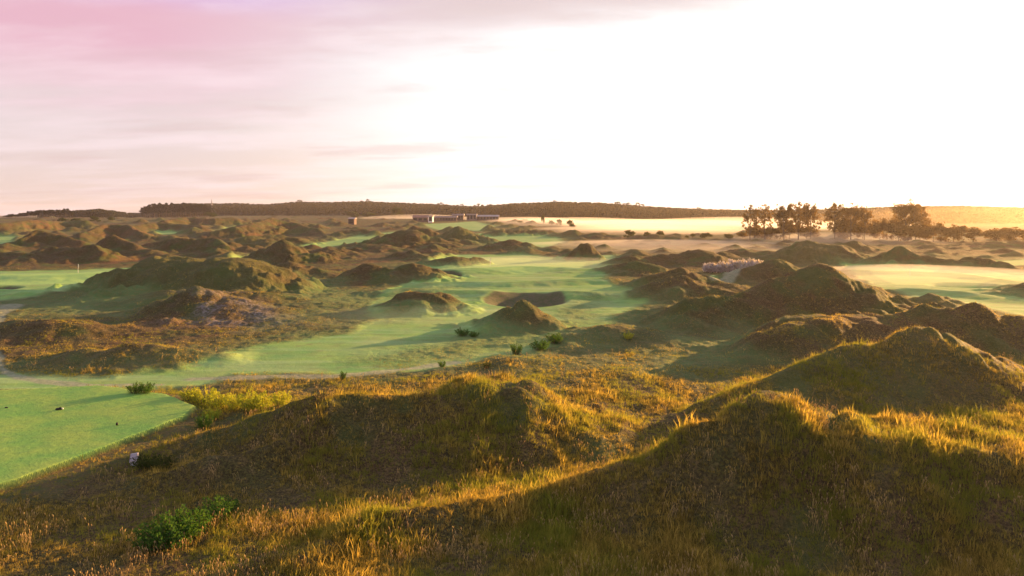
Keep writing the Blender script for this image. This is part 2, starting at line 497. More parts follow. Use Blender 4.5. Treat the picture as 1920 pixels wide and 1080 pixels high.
def height(x, y, M):
    b = base(x, y) + hills(x, y)
    nw = fbm(x, y, 22.0, 2)
    nf = fbm(x, y, 7.0, 4, 0.55)
    wob = 1 + 0.24 * nw + 0.31 * nf
    K = 4.0
    acc = mound_field(x, y, SEGS, wob) ** K
    open_ = 1 - np.clip(M['fair'] + M['tee'] + M['bank'], 0, 1)
    for (cx, cy, h, r) in SMALL:
        s = (np.abs(x - cx) < r * 1.6) & (np.abs(y - cy) < r * 1.6)
        if s.any():
            acc[s] += (h * prof(np.hypot(x[s] - cx, y[s] - cy) / r * wob[s]) * open_[s]) ** K
    m = acc ** (1 / K)
    g = np.abs(fbm(x + 31, y - 12, 9.0, 3, 0.5))
    z = b + m - 0.55 * (1 - np.clip(g * 2.2, 0, 1)) ** 2 * sst(m, 0.8, 3.0) * (1 - sst(m, 6.5, 9)) * (1 - 0.8 * M['fair'])
    for (px, py, rx, ry, dp) in HOLLOWS:
        cx, cy = unproj(px, py)
        t = np.hypot((x - cx) / rx, (y - cy) / ry)
        z = z - dp * (1 - sst(t, 0.45, 1.05))
    # hummocky small relief of the rough, quiet on mown grass
    far = sst(y, 40, 200)
    rough = open_ * (1 - M['path'])
    z = z + rough * (0.14 * fbm(x, y, 4.5, 3) * (1 + 0.3 * far) + 0.10 * fbm(x, y, 1.3, 3) + 0.22 * far * fbm(x, y, 14, 3)) * sst(np.hypot(x, y), 5, 30)
    z = z + (1 - rough) * 0.14 * fbm(x, y, 18, 2)
    z = z + 0.35 * M['tee'] + 0.25 * M['bank']
    return z


# polar sheet round the foot of the camera: fine in front, coarse behind, out to the horizon
th_f = np.radians(np.linspace(-41, 41, 840))
th_b = np.radians(np.linspace(41, 319, 62)[1:-1])
TH = np.concatenate([th_f, th_b])
RAD = [3.0]
while RAD[-1] < 5200:
    r = RAD[-1]
    k = 0.03 if r < 26 else (0.0046 if r < 70 else (0.0036 if r < 420 else (0.0052 if r < 1150 else 0.02)))
    RAD.append(r * (1 + k))
RAD = np.array(RAD)
nT, nR = len(TH), len(RAD)
GXX = (RAD[:, None] * np.sin(TH)[None, :]).ravel()
GYY = (RAD[:, None] * np.cos(TH)[None, :]).ravel()
MK = masks(GXX, GYY)
GZ = height(GXX, GYY, MK)
GZG = GZ.reshape(nR, nT)
print('terrain', nT, nR, nT * nR)


def mesh_from(name, verts, faces, loops=None):
    me = bpy.data.meshes.new(name)
    verts = np.asarray(verts, np.float32)
    faces = np.asarray(faces, np.int32)
    k = faces.shape[1]
    me.vertices.add(len(verts))
    me.vertices.foreach_set('co', verts.ravel())
    me.loops.add(faces.size)
    me.loops.foreach_set('vertex_index', faces.ravel())
    me.polygons.add(len(faces))
    me.polygons.foreach_set('loop_start', np.arange(0, faces.size, k, dtype=np.int32))
    me.polygons.foreach_set('loop_total', np.full(len(faces), k, np.int32))
    me.update(calc_edges=True)
    me.polygons.foreach_set('use_smooth', np.ones(len(faces), bool))
    return me


def link(name, me, mat=None, parent=None, label=None, cat=None, kind=None, group=None, loc=None):
    o = bpy.data.objects.new(name, me)
    col.objects.link(o)
    if mat is not None and me is not None and not me.materials:
        me.materials.append(mat)
    if parent is not None:
        o.parent = parent
    if label:
        o['label'] = label
    if cat:
        o['category'] = cat
    if kind:
        o['kind'] = kind
    if group:
        o['group'] = group
    if loc is not None:
        o.location = loc
    return o


# ------------------------------------------------------------------ materials
def new_mat(name):
    m = bpy.data.materials.new(name)
    m.use_nodes = True
    g = NT(m.node_tree)
    g.n.clear()
    out = g.add('ShaderNodeOutputMaterial')
    return m, g, out


def principled(g, color, rough=0.8, spec=0.2, normal=None):
    p = g.add('ShaderNodeBsdfPrincipled')
    g.put(p.inputs['Base Color'], color)
    g.put(p.inputs['Roughness'], rough)
    p.inputs['Specular IOR Level'].default_value = spec
    if normal is not None:
        g.put(p.inputs['Normal'], normal)
    return p


def bump(g, h, dist, strength=1.0):
    b = g.add('ShaderNodeBump')
    g.put(b.inputs['Height'], h)
    b.inputs['Distance'].default_value = dist
    b.inputs['Strength'].default_value = strength
    return b.outputs[0]


def ground_material():
    m, g, out = new_mat('ground_turf')
    pos = g.add('ShaderNodeNewGeometry').outputs['Position']
    n_big = g.noise(pos, 0.035, 4)
    n_mid = g.noise(pos, 0.22, 5, 0.6)
    n_sml = g.noise(pos, 1.6, 5, 0.65)
    n_fin = g.noise(pos, 7.0, 4, 0.7)
    n_str = g.noise(pos, 0.6, 3)
    olive, brown, straw, red = (0.088, 0.084, 0.024), (0.120, 0.082, 0.034), (0.24, 0.175, 0.075), (0.185, 0.094, 0.042)
    r = g.mix(g.ramp(n_mid, 0.38, 0.62), olive, brown)
    r = g.mix(g.math('MULTIPLY', g.ramp(n_big, 0.5, 0.68), 0.7), r, red)
    r = g.mix(g.math('MULTIPLY', g.ramp(n_sml, 0.48, 0.7), 0.55), r, straw)
    r = g.mix(g.math('MULTIPLY', g.ramp(n_fin, 0.58, 0.42), 0.85), r, (0.026, 0.022, 0.010))
    dark_g = (0.058, 0.088, 0.022)
    r = g.mix(g.math('MULTIPLY', g.ramp(g.noise(pos, 0.12, 3), 0.52, 0.66), 0.7), r, dark_g)
    r = g.mix(g.math('MULTIPLY', g.ramp(g.noise(pos, 0.018, 2), 0.50, 0.60), 0.35), r, (0.10, 0.13, 0.04))
    f = g.mix(g.ramp(n_mid, 0.35, 0.65), (0.135, 0.300, 0.080), (0.215, 0.355, 0.085))
    f = g.mix(g.math('MULTIPLY', g.ramp(n_str, 0.45, 0.75), 0.4), f, (0.14, 0.16, 0.07))
    f = g.mix(g.math('MULTIPLY', g.ramp(n_fin, 0.6, 0.4), 0.25), f, (0.05, 0.09, 0.03))
    pg = g.mix(g.ramp(n_mid, 0.3, 0.7), (0.23, 0.40, 0.12), (0.30, 0.45, 0.125))
    teec = g.mix(g.ramp(n_mid, 0.35, 0.65), (0.130, 0.290, 0.060), (0.220, 0.330, 0.065))
    teec = g.mix(g.math('MULTIPLY', g.ramp(n_sml, 0.4, 0.7), 0.35), teec, (0.09, 0.20, 0.07))
    bank = g.mix(g.ramp(n_sml, 0.4, 0.6), (0.075, 0.085, 0.028), (0.11, 0.085, 0.035))
    sand = g.mix(g.ramp(n_sml, 0.4, 0.6), (0.28, 0.29, 0.20), (0.19, 0.22, 0.13))
    scree = g.mix(g.ramp(g.noise(pos, 2.5, 3), 0.45, 0.6), (0.10, 0.085, 0.06), (0.22, 0.20, 0.19))
    bunk = g.mix(g.ramp(n_sml, 0.4, 0.6), (0.060, 0.080, 0.035), (0.090, 0.085, 0.050))
    c = g.mix(g.math('MULTIPLY', g.attr('scree'), g.ramp(n_mid, 0.35, 0.7)), r, scree)
    semic = g.mix(g.ramp(n_sml, 0.35, 0.65), (0.098, 0.190, 0.062), (0.145, 0.180, 0.062))
    c = g.mix(g.math('MULTIPLY', g.attr('semi'), 0.85), c, semic)
    f = g.mix(g.math('MULTIPLY', g.ramp(g.noise(pos, 0.09, 3), 0.45, 0.62), 0.5), f, (0.23, 0.30, 0.11))
    st = g.vmath('MULTIPLY', pos, (0.05, 0.35, 0.05))
    f = g.mix(g.math('MULTIPLY', g.ramp(g.noise(st, 1.0, 4, 0.6), 0.45, 0.65), 0.45), f, (0.27, 0.40, 0.18))
    f = g.mix(g.math('MULTIPLY', g.ramp(g.noise(pos, 0.30, 5, 0.7), 0.56, 0.70), 0.40), f, (0.16, 0.17, 0.07))
    c = g.mix(g.attr('fair'), c, f)
    c = g.mix(g.math('MULTIPLY', g.attr('putt'), g.attr('fair')), c, pg)
    c = g.mix(g.attr('bank'), c, bank)
    c = g.mix(g.attr('tee'), c, teec)
    c = g.mix(g.math('MULTIPLY', g.attr('path'), 0.85), c, sand)
    c = g.mix(g.attr('bunk'), c, bunk)
    quiet = g.math('SUBTRACT', 1.0, g.math('MULTIPLY', g.math('MAXIMUM', g.attr('fair'), g.attr('tee')), 0.85))
    hgt = g.math('ADD', g.math('MULTIPLY', n_sml, 0.35), g.math('ADD', g.math('MULTIPLY', n_fin, 0.16), g.math('MULTIPLY', n_mid, 0.5)))
    nb = bump(g, g.math('MULTIPLY', hgt, quiet), 1.6, 0.8)
    p = principled(g, c, 0.85, 0.12, nb)
    g.l.new(p.outputs[0], out.inputs[0])
    return m


GROUND = ground_material()


def leaf_mat(name, c1, c2, trans=0.45, inst=False, tip=None):
    m, g, out = new_mat(name)
    pos = g.add('ShaderNodeNewGeometry').outputs['Position']
    rnd = g.math('POWER', g.add('ShaderNodeObjectInfo').outputs['Random'], 1.4) if inst else g.ramp(g.noise(pos, 1.1, 4, 0.7), 0.3, 0.7)
    c = g.mix(rnd, c1, c2)
    if inst:
        patch = g.ramp(g.noise(pos, 0.22, 4), 0.40, 0.62)
        c = g.mix(g.math('MULTIPLY', patch, 0.75), c, tip)
    d = g.add('ShaderNodeBsdfDiffuse')
    t = g.add('ShaderNodeBsdfTranslucent')
    mx = g.add('ShaderNodeMixShader')
    g.put(d.inputs[0], c)
    g.put(t.inputs[0], g.mix(1.0, c, (1.5, 1.35, 0.75), 'MULTIPLY'))
    mx.inputs[0].default_value = trans
    g.l.new(d.outputs[0], mx.inputs[1])
    g.l.new(t.outputs[0], mx.inputs[2])
    g.l.new(mx.outputs[0], out.inputs[0])
    return m


def plain(name, c1, c2, scale, rough=0.8, bd=0.0, spec=0.2):
    m, g, out = new_mat(name)
    pos = g.add('ShaderNodeTexCoord').outputs['Object']
    n = g.noise(pos, scale, 5, 0.6)
    p = principled(g, g.mix(g.ramp(n, 0.35, 0.65), c1, c2), rough, spec, bump(g, n, bd) if bd else None)
    g.l.new(p.outputs[0], out.inputs[0])
    return m


GRASS = leaf_mat('dry_grass', (0.105, 0.092, 0.026), (0.52, 0.41, 0.115), 0.58, True, (0.15, 0.20, 0.030))
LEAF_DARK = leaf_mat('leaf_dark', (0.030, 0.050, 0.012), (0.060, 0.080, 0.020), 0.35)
LEAF_BACK = leaf_mat('leaf_backlit', (0.085, 0.060, 0.018), (0.13, 0.085, 0.028), 0.55)  # orange leaf tone stands in for sun coming through the crowns
STALK = leaf_mat('pale_stalk', (0.40, 0.31, 0.13), (0.50, 0.40, 0.20), 0.4)
LEAF_FAR = leaf_mat('leaf_far', (0.018, 0.024, 0.012), (0.040, 0.046, 0.022), 0.12)
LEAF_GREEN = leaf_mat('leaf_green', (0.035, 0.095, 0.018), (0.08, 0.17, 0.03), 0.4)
LEAF_YELLOW = leaf_mat('leaf_yellow', (0.24, 0.31, 0.035), (0.42, 0.44, 0.05), 0.45)  # sunlight on the bushes behind the tee put into a yellow leaf colour
LEAF_PALE = leaf_mat('leaf_pale', (0.60, 0.56, 0.58), (0.42, 0.40, 0.40), 0.3)
BARK = plain('bark', (0.055, 0.040, 0.028), (0.11, 0.085, 0.06), 3.0, 0.9)
METAL = plain('mast_metal', (0.25, 0.25, 0.26), (0.33, 0.33, 0.34), 2.0, 0.5)
WHITE = plain('white_paint', (0.75, 0.75, 0.72), (0.82, 0.82, 0.80), 5.0, 0.5)
FLAGC = plain('flag_cloth', (0.85, 0.80, 0.55), (0.88, 0.84, 0.62), 5.0, 0.8)
BLACK = plain('black_rubber', (0.012, 0.012, 0.012), (0.025, 0.024, 0.022), 9.0, 0.6)
STONE = plain('pale_stone', (0.33, 0.32, 0.35), (0.46, 0.45, 0.48), 9.0, 0.8, 0.02)
WALLM = plain('render_wall', (0.20, 0.17, 0.16), (0.26, 0.22, 0.20), 1.0, 0.9)
WALLD = plain('timber_wall', (0.10, 0.075, 0.065), (0.15, 0.11, 0.10), 2.0, 0.8)
ROOFM = plain('grey_roof', (0.24, 0.22, 0.23), (0.34, 0.31, 0.32), 0.8, 0.6)
ROOFR = plain('tile_roof', (0.20, 0.11, 0.09), (0.26, 0.15, 0.12), 1.5, 0.8)
GLASS = plain('window_glass', (0.02, 0.025, 0.03), (0.04, 0.045, 0.05), 1.0, 0.08, 0, 0.6)

# ------------------------------------------------------------------ the ground, split into its kinds of surface
verts = np.stack([GXX, GYY, GZ], 1)
ii = np.arange((nR - 1) * nT)
ri, ti = ii // nT, ii % nT
tn = (ti + 1) % nT
quads = np.stack([ri * nT + ti, ri * nT + tn, (ri + 1) * nT + tn, (ri + 1) * nT + ti], 1)
quads = quads[:, ::-1]
# smooth normals of the whole sheet, kept on the pieces so that no seam shows
a_, b_, c_, d_ = (verts[quads[:, k]] for k in range(4))
fn = np.cross(c_ - a_, d_ - b_)
vn = np.zeros_like(verts)
for k in range(4):
    for j in range(3):
        vn[:, j] += np.bincount(quads[:, k], fn[:, j], len(verts))
vn /= np.linalg.norm(vn, axis=1)[:, None] + 1e-12
if vn[:, 2].mean() < 0:
    quads = quads[:, ::-1]
    vn = -vn


def q_mean(a):
    return a[quads].mean(1)


cls = np.zeros(len(quads), int)
cls[q_mean(MK['fair']) > 0.5] = 1
cls[(q_mean(MK['putt']) > 0.5) & (cls == 1)] = 2
cls[q_mean(MK['path']) > 0.5] = 3
cls[q_mean(MK['bunk']) > 0.5] = 4
cls[q_mean(MK['tee']) > 0.5] = 5
cls[(cls == 0) & (q_mean(np.hypot(GXX, GYY)) > 1150)] = 6
for k, nm in enumerate(['ground', 'fairway', 'putting_green', 'sandy_path', 'bunker', 'tee_lawn', 'hills']):
    q = quads[cls == k]
    if not len(q):
        continue
    used, inv = np.unique(q, return_inverse=True)
    me = mesh_from(nm, verts[used], inv.reshape(q.shape))
    for a in ('semi', 'fair', 'putt', 'tee', 'bank', 'path', 'scree', 'bunk'):
        at = me.attributes.new(a, 'FLOAT', 'POINT')
        at.data.foreach_set('value', MK[a][used].astype(np.float32))
    me.normals_split_custom_set_from_vertices(vn[used].tolist())
    link(nm, me, GROUND, kind='structure')
bx = np.array([0.0])
FLOOR_Z = float(GZ.min()) - 1.0


def zat(x, y):
    x = np.atleast_1d(np.asarray(x, float))
    y = np.atleast_1d(np.asarray(y, float))
    th = np.arctan2(x, y)
    r = np.hypot(x, y)
    fr = np.interp(r, RAD, np.arange(nR))
    ft = np.interp(th, th_f, np.arange(len(th_f)))
    r0 = np.clip(fr.astype(int), 0, nR - 2)
    t0 = np.clip(ft.astype(int), 0, len(th_f) - 2)
    u, v = fr - r0, ft - t0
    z = (GZG[r0, t0] * (1 - u) * (1 - v) + GZG[r0 + 1, t0] * u * (1 - v) + GZG[r0, t0 + 1] * (1 - u) * v + GZG[r0 + 1, t0 + 1] * u * v)
    return z


def hit(px, py, ymax=1300, ymin=28):
    """where the sight line through a pixel meets the ground"""
    Y = np.exp(np.linspace(math.log(ymin), math.log(ymax), 4000))
    x = (px - CX) * Y / F
    zr = EYE - (py - HY) * Y / F
    zz = zat(x, Y)
    k = np.argmax(zr <= zz)
    if not (zr <= zz).any():
        k = len(Y) - 1
    return float(x[k]), float(Y[k]), float(zz[k])


# ------------------------------------------------------------------ grass
def tuft_mesh(seed, n, h, spread, w):
    r = random.Random(seed)
    V, Fc = [], []
    for i in range(n):
        a = r.uniform(0, 2 * math.pi)
        rad = spread * math.sqrt(r.random())
        x0, y0 = rad * math.cos(a), rad * math.sin(a)
        la = a + r.uniform(-0.9, 0.9)
        hh = h * r.uniform(0.45, 1.1)
        lean = hh * r.uniform(0.1, 0.6)
        fa = r.uniform(0, math.pi)
        wx, wy = w * math.cos(fa) * 0.5, w * math.sin(fa) * 0.5
        b = len(V)
        for t, ww in ((0, 1), (0.55, 0.75), (1, 0.08)):
            lx = x0 + lean * t * t * math.cos(la)
            ly = y0 + lean * t * t * math.sin(la)
            zz = hh * (t - 0.12 * t * t) - 0.03 * (t == 0)
            V += [(lx - wx * ww, ly - wy * ww, zz), (lx + wx * ww, ly + wy * ww, zz)]
        Fc += [(b, b + 1, b + 3, b + 2), (b + 2, b + 3, b + 5, b + 4)]
    return mesh_from('tuft', V, Fc)


def instancer(name, pts, scl, rot, sources, mat_label, kind='stuff', label=None, cat=None):
    """points with scale, turn and choice that carry unlinked source meshes"""
    me = bpy.data.meshes.new(name)
    me.vertices.add(len(pts))
    me.vertices.foreach_set('co', np.asarray(pts, np.float32).ravel())
    at = me.attributes.new('sc', 'FLOAT', 'POINT')
    at.data.foreach_set('value', np.asarray(scl, np.float32))
    at = me.attributes.new('rt', 'FLOAT_VECTOR', 'POINT')
    at.data.foreach_set('vector', np.asarray(rot, np.float32).ravel())
    idx = rs.randint(0, len(sources), len(pts))
    at = me.attributes.new('ix', 'INT', 'POINT')
    at.data.foreach_set('value', idx.astype(np.int32))
    o = link(name, me, kind=kind, label=label, cat=cat)
    ng = bpy.data.node_groups.new(name + '_nodes', 'GeometryNodeTree')
    ng.interface.new_socket('Geometry', in_out='INPUT', socket_type='NodeSocketGeometry')
    ng.interface.new_socket('Geometry', in_out='OUTPUT', socket_type='NodeSocketGeometry')
    N, L = ng.nodes, ng.links
    gi, go = N.new('NodeGroupInput'), N.new('NodeGroupOutput')
    mp = N.new('GeometryNodeMeshToPoints')
    L.new(gi.outputs[0], mp.inputs[0])
    jn = N.new('GeometryNodeJoinGeometry')

    def na(nm, dt):
        n = N.new('GeometryNodeInputNamedAttribute')
        n.data_type = dt
        n.inputs['Name'].default_value = nm
        return [s for s in n.outputs if s.enabled and s.name == 'Attribute'][0]
    sc_, rt_, ix_ = na('sc', 'FLOAT'), na('rt', 'FLOAT_VECTOR'), na('ix', 'INT')
    for k, s in enumerate(sources):
        ob = bpy.data.objects.new(name + '_source', s)
        oi = N.new('GeometryNodeObjectInfo')
        oi.inputs['Object'].default_value = ob
        oi.inputs['As Instance'].default_value = True
        ip = N.new('GeometryNodeInstanceOnPoints')
        cmp_ = N.new('FunctionNodeCompare')
        cmp_.data_type = 'INT'
        cmp_.operation = 'EQUAL'
        ins = [q for q in cmp_.inputs if q.enabled]
        L.new(ix_, ins[0])
        ins[1].default_value = k
        L.new(mp.outputs[0], ip.inputs['Points'])
        L.new(cmp_.outputs[0], ip.inputs['Selection'])
        L.new(oi.outputs['Geometry'], ip.inputs['Instance'])
        L.new(sc_, ip.inputs['Scale'])
        e2r = N.new('FunctionNodeEulerToRotation')
        L.new(rt_, e2r.inputs[0])
        L.new(e2r.outputs[0], ip.inputs['Rotation'])
        L.new(ip.outputs[0], jn.inputs[0])
    L.new(jn.outputs[0], go.inputs[0])
    md = o.modifiers.new('scatter', 'NODES')
    md.node_group = ng
    return o


def scatter_grass():
    N = 330000
    u = rs.rand(N)
    Y = np.exp(math.log(24) + u * (math.log(210) - math.log(24)))
    X = (rs.rand(N) * 2 - 1) * 0.80 * Y
    k = masks(X, Y)
    busy = np.maximum.reduce([k['fair'], k['tee'], k['path'], k['bunk']])
    patch = fbm(X, Y, 5.0, 3)
    sem = k['semi']
    keep = (rs.rand(N) < (1 - busy) * np.clip(0.85 + 0.6 * patch, 0.5, 1)) & (rs.rand(N) > 0.75 * k['bank'])
    X, Y, patch, sem = X[keep], Y[keep], patch[keep], sem[keep]
    Z = zat(X, Y)
    n = len(X)
    sc = (0.55 + 0.75 * rs.rand(n) ** 2) * np.clip(0.85 + 0.6 * patch, 0.35, 1.5) * np.interp(Y, [24, 60, 90, 210], [1.0, 0.85, 0.42, 0.45]) * (1 - 0.6 * sem) * (1 - 0.4 * sst(-X, 6, 16) * sst(-Y, -60, -45))
    rot = np.stack([rs.normal(0, 0.12, n), rs.normal(0, 0.12, n), rs.rand(n) * 6.28], 1)
    src = [tuft_mesh(s, nb, h, sp, w) for s, h, nb, sp, w in ((1, 0.34, 13, 0.2, 0.026), (2, 0.46, 12, 0.2, 0.028), (3, 0.26, 14, 0.2, 0.024), (4, 0.34, 13, 0.22, 0.026), (5, 0.30, 16, 0.2, 0.024), (6, 0.85, 5, 0.12, 0.034))]
    for m in src:
        m.materials.append(GRASS)
    print('grass', n)
    instancer('rough_grass', np.stack([X, Y, Z - 0.02], 1), sc, rot, src, None)


scatter_grass()


def scatter_stalks():
    N = 30000
    Y = np.exp(math.log(26) + rs.rand(N) * (math.log(85) - math.log(26)))
    X = (rs.rand(N) * 2 - 1) * 0.76 * Y
    k = masks(X, Y)
    busy = np.maximum.reduce([k['fair'], k['tee'], k['path'], k['bank']])
    pt = fbm(X + 40, Y, 3.0, 3)
    keep = (busy < 0.2) & (rs.rand(N) < np.clip(0.05 + 0.55 * pt, 0.02, 1) * np.interp(Y, [40, 70], [1, 0.3]))
    X, Y = X[keep], Y[keep]
    src = []
    for sd in (71, 72, 73):
        r = random.Random(sd)
        V, Fc = [], []
        for i in range(r.choice((3, 4, 5))):
            a, h, ln = r.uniform(0, 6.28), r.uniform(0.3, 0.62), r.uniform(0.05, 0.28)
            x0, y0 = r.gauss(0, 0.10), r.gauss(0, 0.10)
            x1, y1 = x0 + ln * math.cos(a), y0 + ln * math.sin(a)
            tube(V, Fc, [(x0, y0, -0.03), ((x0 + x1) / 2, (y0 + y1) / 2, h * 0.6), (x1, y1, h)], [0.006, 0.005, 0.004], 3)
            tube(V, Fc, [(x1, y1, h - 0.02), (x1 + 0.02 * math.cos(a), y1, h + 0.05), (x1 + 0.05 * math.cos(a), y1, h + 0.11)], [0.006, 0.022, 0.003], 4)
        m = mesh_from('stalk', V, Fc)
        m.materials.append(STALK)
        src.append(m)
    n = len(X)
    rot = np.stack([rs.normal(0, 0.15, n), rs.normal(0, 0.15, n), rs.rand(n) * 6.28], 1)
    instancer('dry_seed_stalks', np.stack([X, Y, zat(X, Y)], 1), rs.uniform(0.6, 1.25, n), rot, src, None)


# ------------------------------------------------------------------ plants
def tube(V, Fc, pts, radii, k=6):
    b0 = len(V)
    for i, (p, r) in enumerate(zip(pts, radii)):
        p = np.array(p, float)
        q = np.array(pts[min(i + 1, len(pts) - 1)], float) - np.array(pts[max(i - 1, 0)], float)
        q /= np.linalg.norm(q) + 1e-9
        a = np.cross(q, (0.3, 1, 0.1))
        a /= np.linalg.norm(a)
        c = np.cross(q, a)
        for j in range(k):
            t = 2 * math.pi * j / k
            V.append(tuple(p + r * (math.cos(t) * a + math.sin(t) * c)))
    for i in range(len(pts) - 1):
        for j in range(k):
            A = b0 + i * k + j
            B = b0 + i * k + (j + 1) % k
            Fc.append((A, B, B + k, A + k))


scatter_stalks()


def tree_meshes(seed, H, W, trunk_h, nl, leaf, nleaf, nclump, up=0.5, dense=1.0):
    """tapered trunk with limbs, crown of leaf sized faces gathered in clumps round the limb ends"""
    r = random.Random(seed)
    V, Fc = [], []
    top = (r.uniform(-0.03, 0.03) * H, r.uniform(-0.03, 0.03) * H, H * 0.82)
    tube(V, Fc, [(0, 0, -0.4), (0, 0, trunk_h * 0.5), (top[0] * 0.4, top[1] * 0.4, H * 0.5), top], [H * 0.022, H * 0.017, H * 0.011, H * 0.003])
    ends = []
    for i in range(nl):
        a = 2 * math.pi * (i * 0.618 + r.uniform(-0.06, 0.06))
        s = i / max(nl - 1, 1)
        z0 = trunk_h + (H * 0.72 - trunk_h) * s
        L = W * 0.5 * r.uniform(0.65, 1.0) * (1 - 0.45 * s)
        rise = (H * 0.96 - z0) * r.uniform(0.08, 0.9) * up + 0.1 * H * (1 - up)
        p0 = (top[0] * s * 0.6, top[1] * s * 0.6, z0)
        p1 = (p0[0] + L * 0.5 * math.cos(a), p0[1] + L * 0.5 * math.sin(a), z0 + rise * 0.35)
        p2 = (p0[0] + L * math.cos(a), p0[1] + L * math.sin(a), z0 + rise)
        tube(V, Fc, [p0, p1, p2], [H * 0.008, H * 0.005, H * 0.0015], 5)
        ends += [p2, tuple((np.array(p1) + np.array(p2)) / 2), p1]
        for q in range(2):
            a2 = a + r.uniform(-1, 1)
            p3 = (p1[0] + L * 0.45 * math.cos(a2), p1[1] + L * 0.45 * math.sin(a2), p1[2] + rise * r.uniform(0.3, 0.8))
            tube(V, Fc, [p1, p3], [H * 0.004, H * 0.001], 4)
            ends.append(p3)
    ends += [top, (top[0], top[1], H * 0.92)]
    trunk = mesh_from('trunk', V, Fc)
    LV, LF = [], []
    for c in range(nclump):
        e = ends[r.randrange(len(ends))]
        cr = W * 0.11 * r.uniform(0.6, 1.3) * dense
        cx, cy, cz = (e[k] + r.gauss(0, W * 0.05) for k in range(3))
        for q in range(nleaf):
            d = np.array([r.gauss(0, 1) for _ in range(3)])
            d = d / (np.linalg.norm(d) + 1e-6) * cr * r.random() ** 0.45
            p = np.array([cx, cy, cz]) + d * (1, 1, 0.75)
            if p[2] > H or p[2] < trunk_h * 0.5:
                continue
            u = np.array([r.gauss(0, 1) for _ in range(3)])
            u /= np.linalg.norm(u)
            v = np.cross(u, [r.gauss(0, 1) for _ in range(3)])
            v /= np.linalg.norm(v) + 1e-6
            s = leaf * r.uniform(0.6, 1.3)
            b = len(LV)
            LV += [tuple(p - u * s), tuple(p + v * s * 0.6), tuple(p + u * s), tuple(p - v * s * 0.6)]
            LF.append((b, b + 1, b + 2, b + 3))
    crown = mesh_from('crown', LV, LF)
    return trunk, crown


def plant(name, label, cat, ms, loc, rz=0.0, sc=1.0, group=None, mats=(None, None), parts=('trunk', 'crown')):
    root = bpy.data.objects.new(name, None)
    col.objects.link(root)
    root.location = loc
    root.rotation_euler = (0, 0, rz)
    root.scale = (sc, sc, sc) if not hasattr(sc, '__len__') else sc
    root.empty_display_size = 0.5
    root['label'] = label
    root['category'] = cat
    if group:
        root['group'] = group
    for nm, me, mt in zip(parts, ms, mats):
        link(nm, me, mt, parent=root)
    return root


def shrub_meshes(seed, H, W, nst, leaf, per):
    r = random.Random(seed)
    V, Fc, LV, LF = [], [], [], []
    for i in range(nst):
        a = r.uniform(0, 6.28)
        L = W * 0.5 * math.sqrt(r.random())
        h = H * r.uniform(0.55, 1.0) * (1 - 0.3 * L / (W * 0.5))
        x0, y0 = 0.35 * L * math.cos(a), 0.35 * L * math.sin(a)
        p0, p1, p2 = (x0, y0, -0.05), (x0 + 0.3 * L * math.cos(a), y0 + 0.3 * L * math.sin(a), h * 0.5), (L * math.cos(a), L * math.sin(a), h)
        tube(V, Fc, [p0, p1, p2], [0.014, 0.010, 0.004], 4)
        for q in range(per):
            t = 0.12 + 0.88 * r.random() ** 0.8
            c = (np.array(p0) * (1 - t) ** 2 + 2 * np.array(p1) * t * (1 - t) + np.array(p2) * t * t)
            c = c + np.array([r.gauss(0, 1), r.gauss(0, 1), r.gauss(0, 0.7)]) * 0.09 * (1.3 - t) * W ** 0.5
            if c[2] < 0.02:
                continue
            u = np.array([r.gauss(0, 1), r.gauss(0, 1), r.gauss(0.5, 0.8)])
            u /= np.linalg.norm(u)
            v = np.cross(u, [r.gauss(0, 1) for _ in range(3)])
            v /= np.linalg.norm(v) + 1e-6
            s = leaf * r.uniform(0.6, 1.3)
            b = len(LV)
            LV += [tuple(c - u * s), tuple(c + v * s * 0.5), tuple(c + u * s), tuple(c - v * s * 0.5)]
            LF.append((b, b + 1, b + 2, b + 3))
    return mesh_from('stems', V, Fc), mesh_from('foliage', LV, LF)


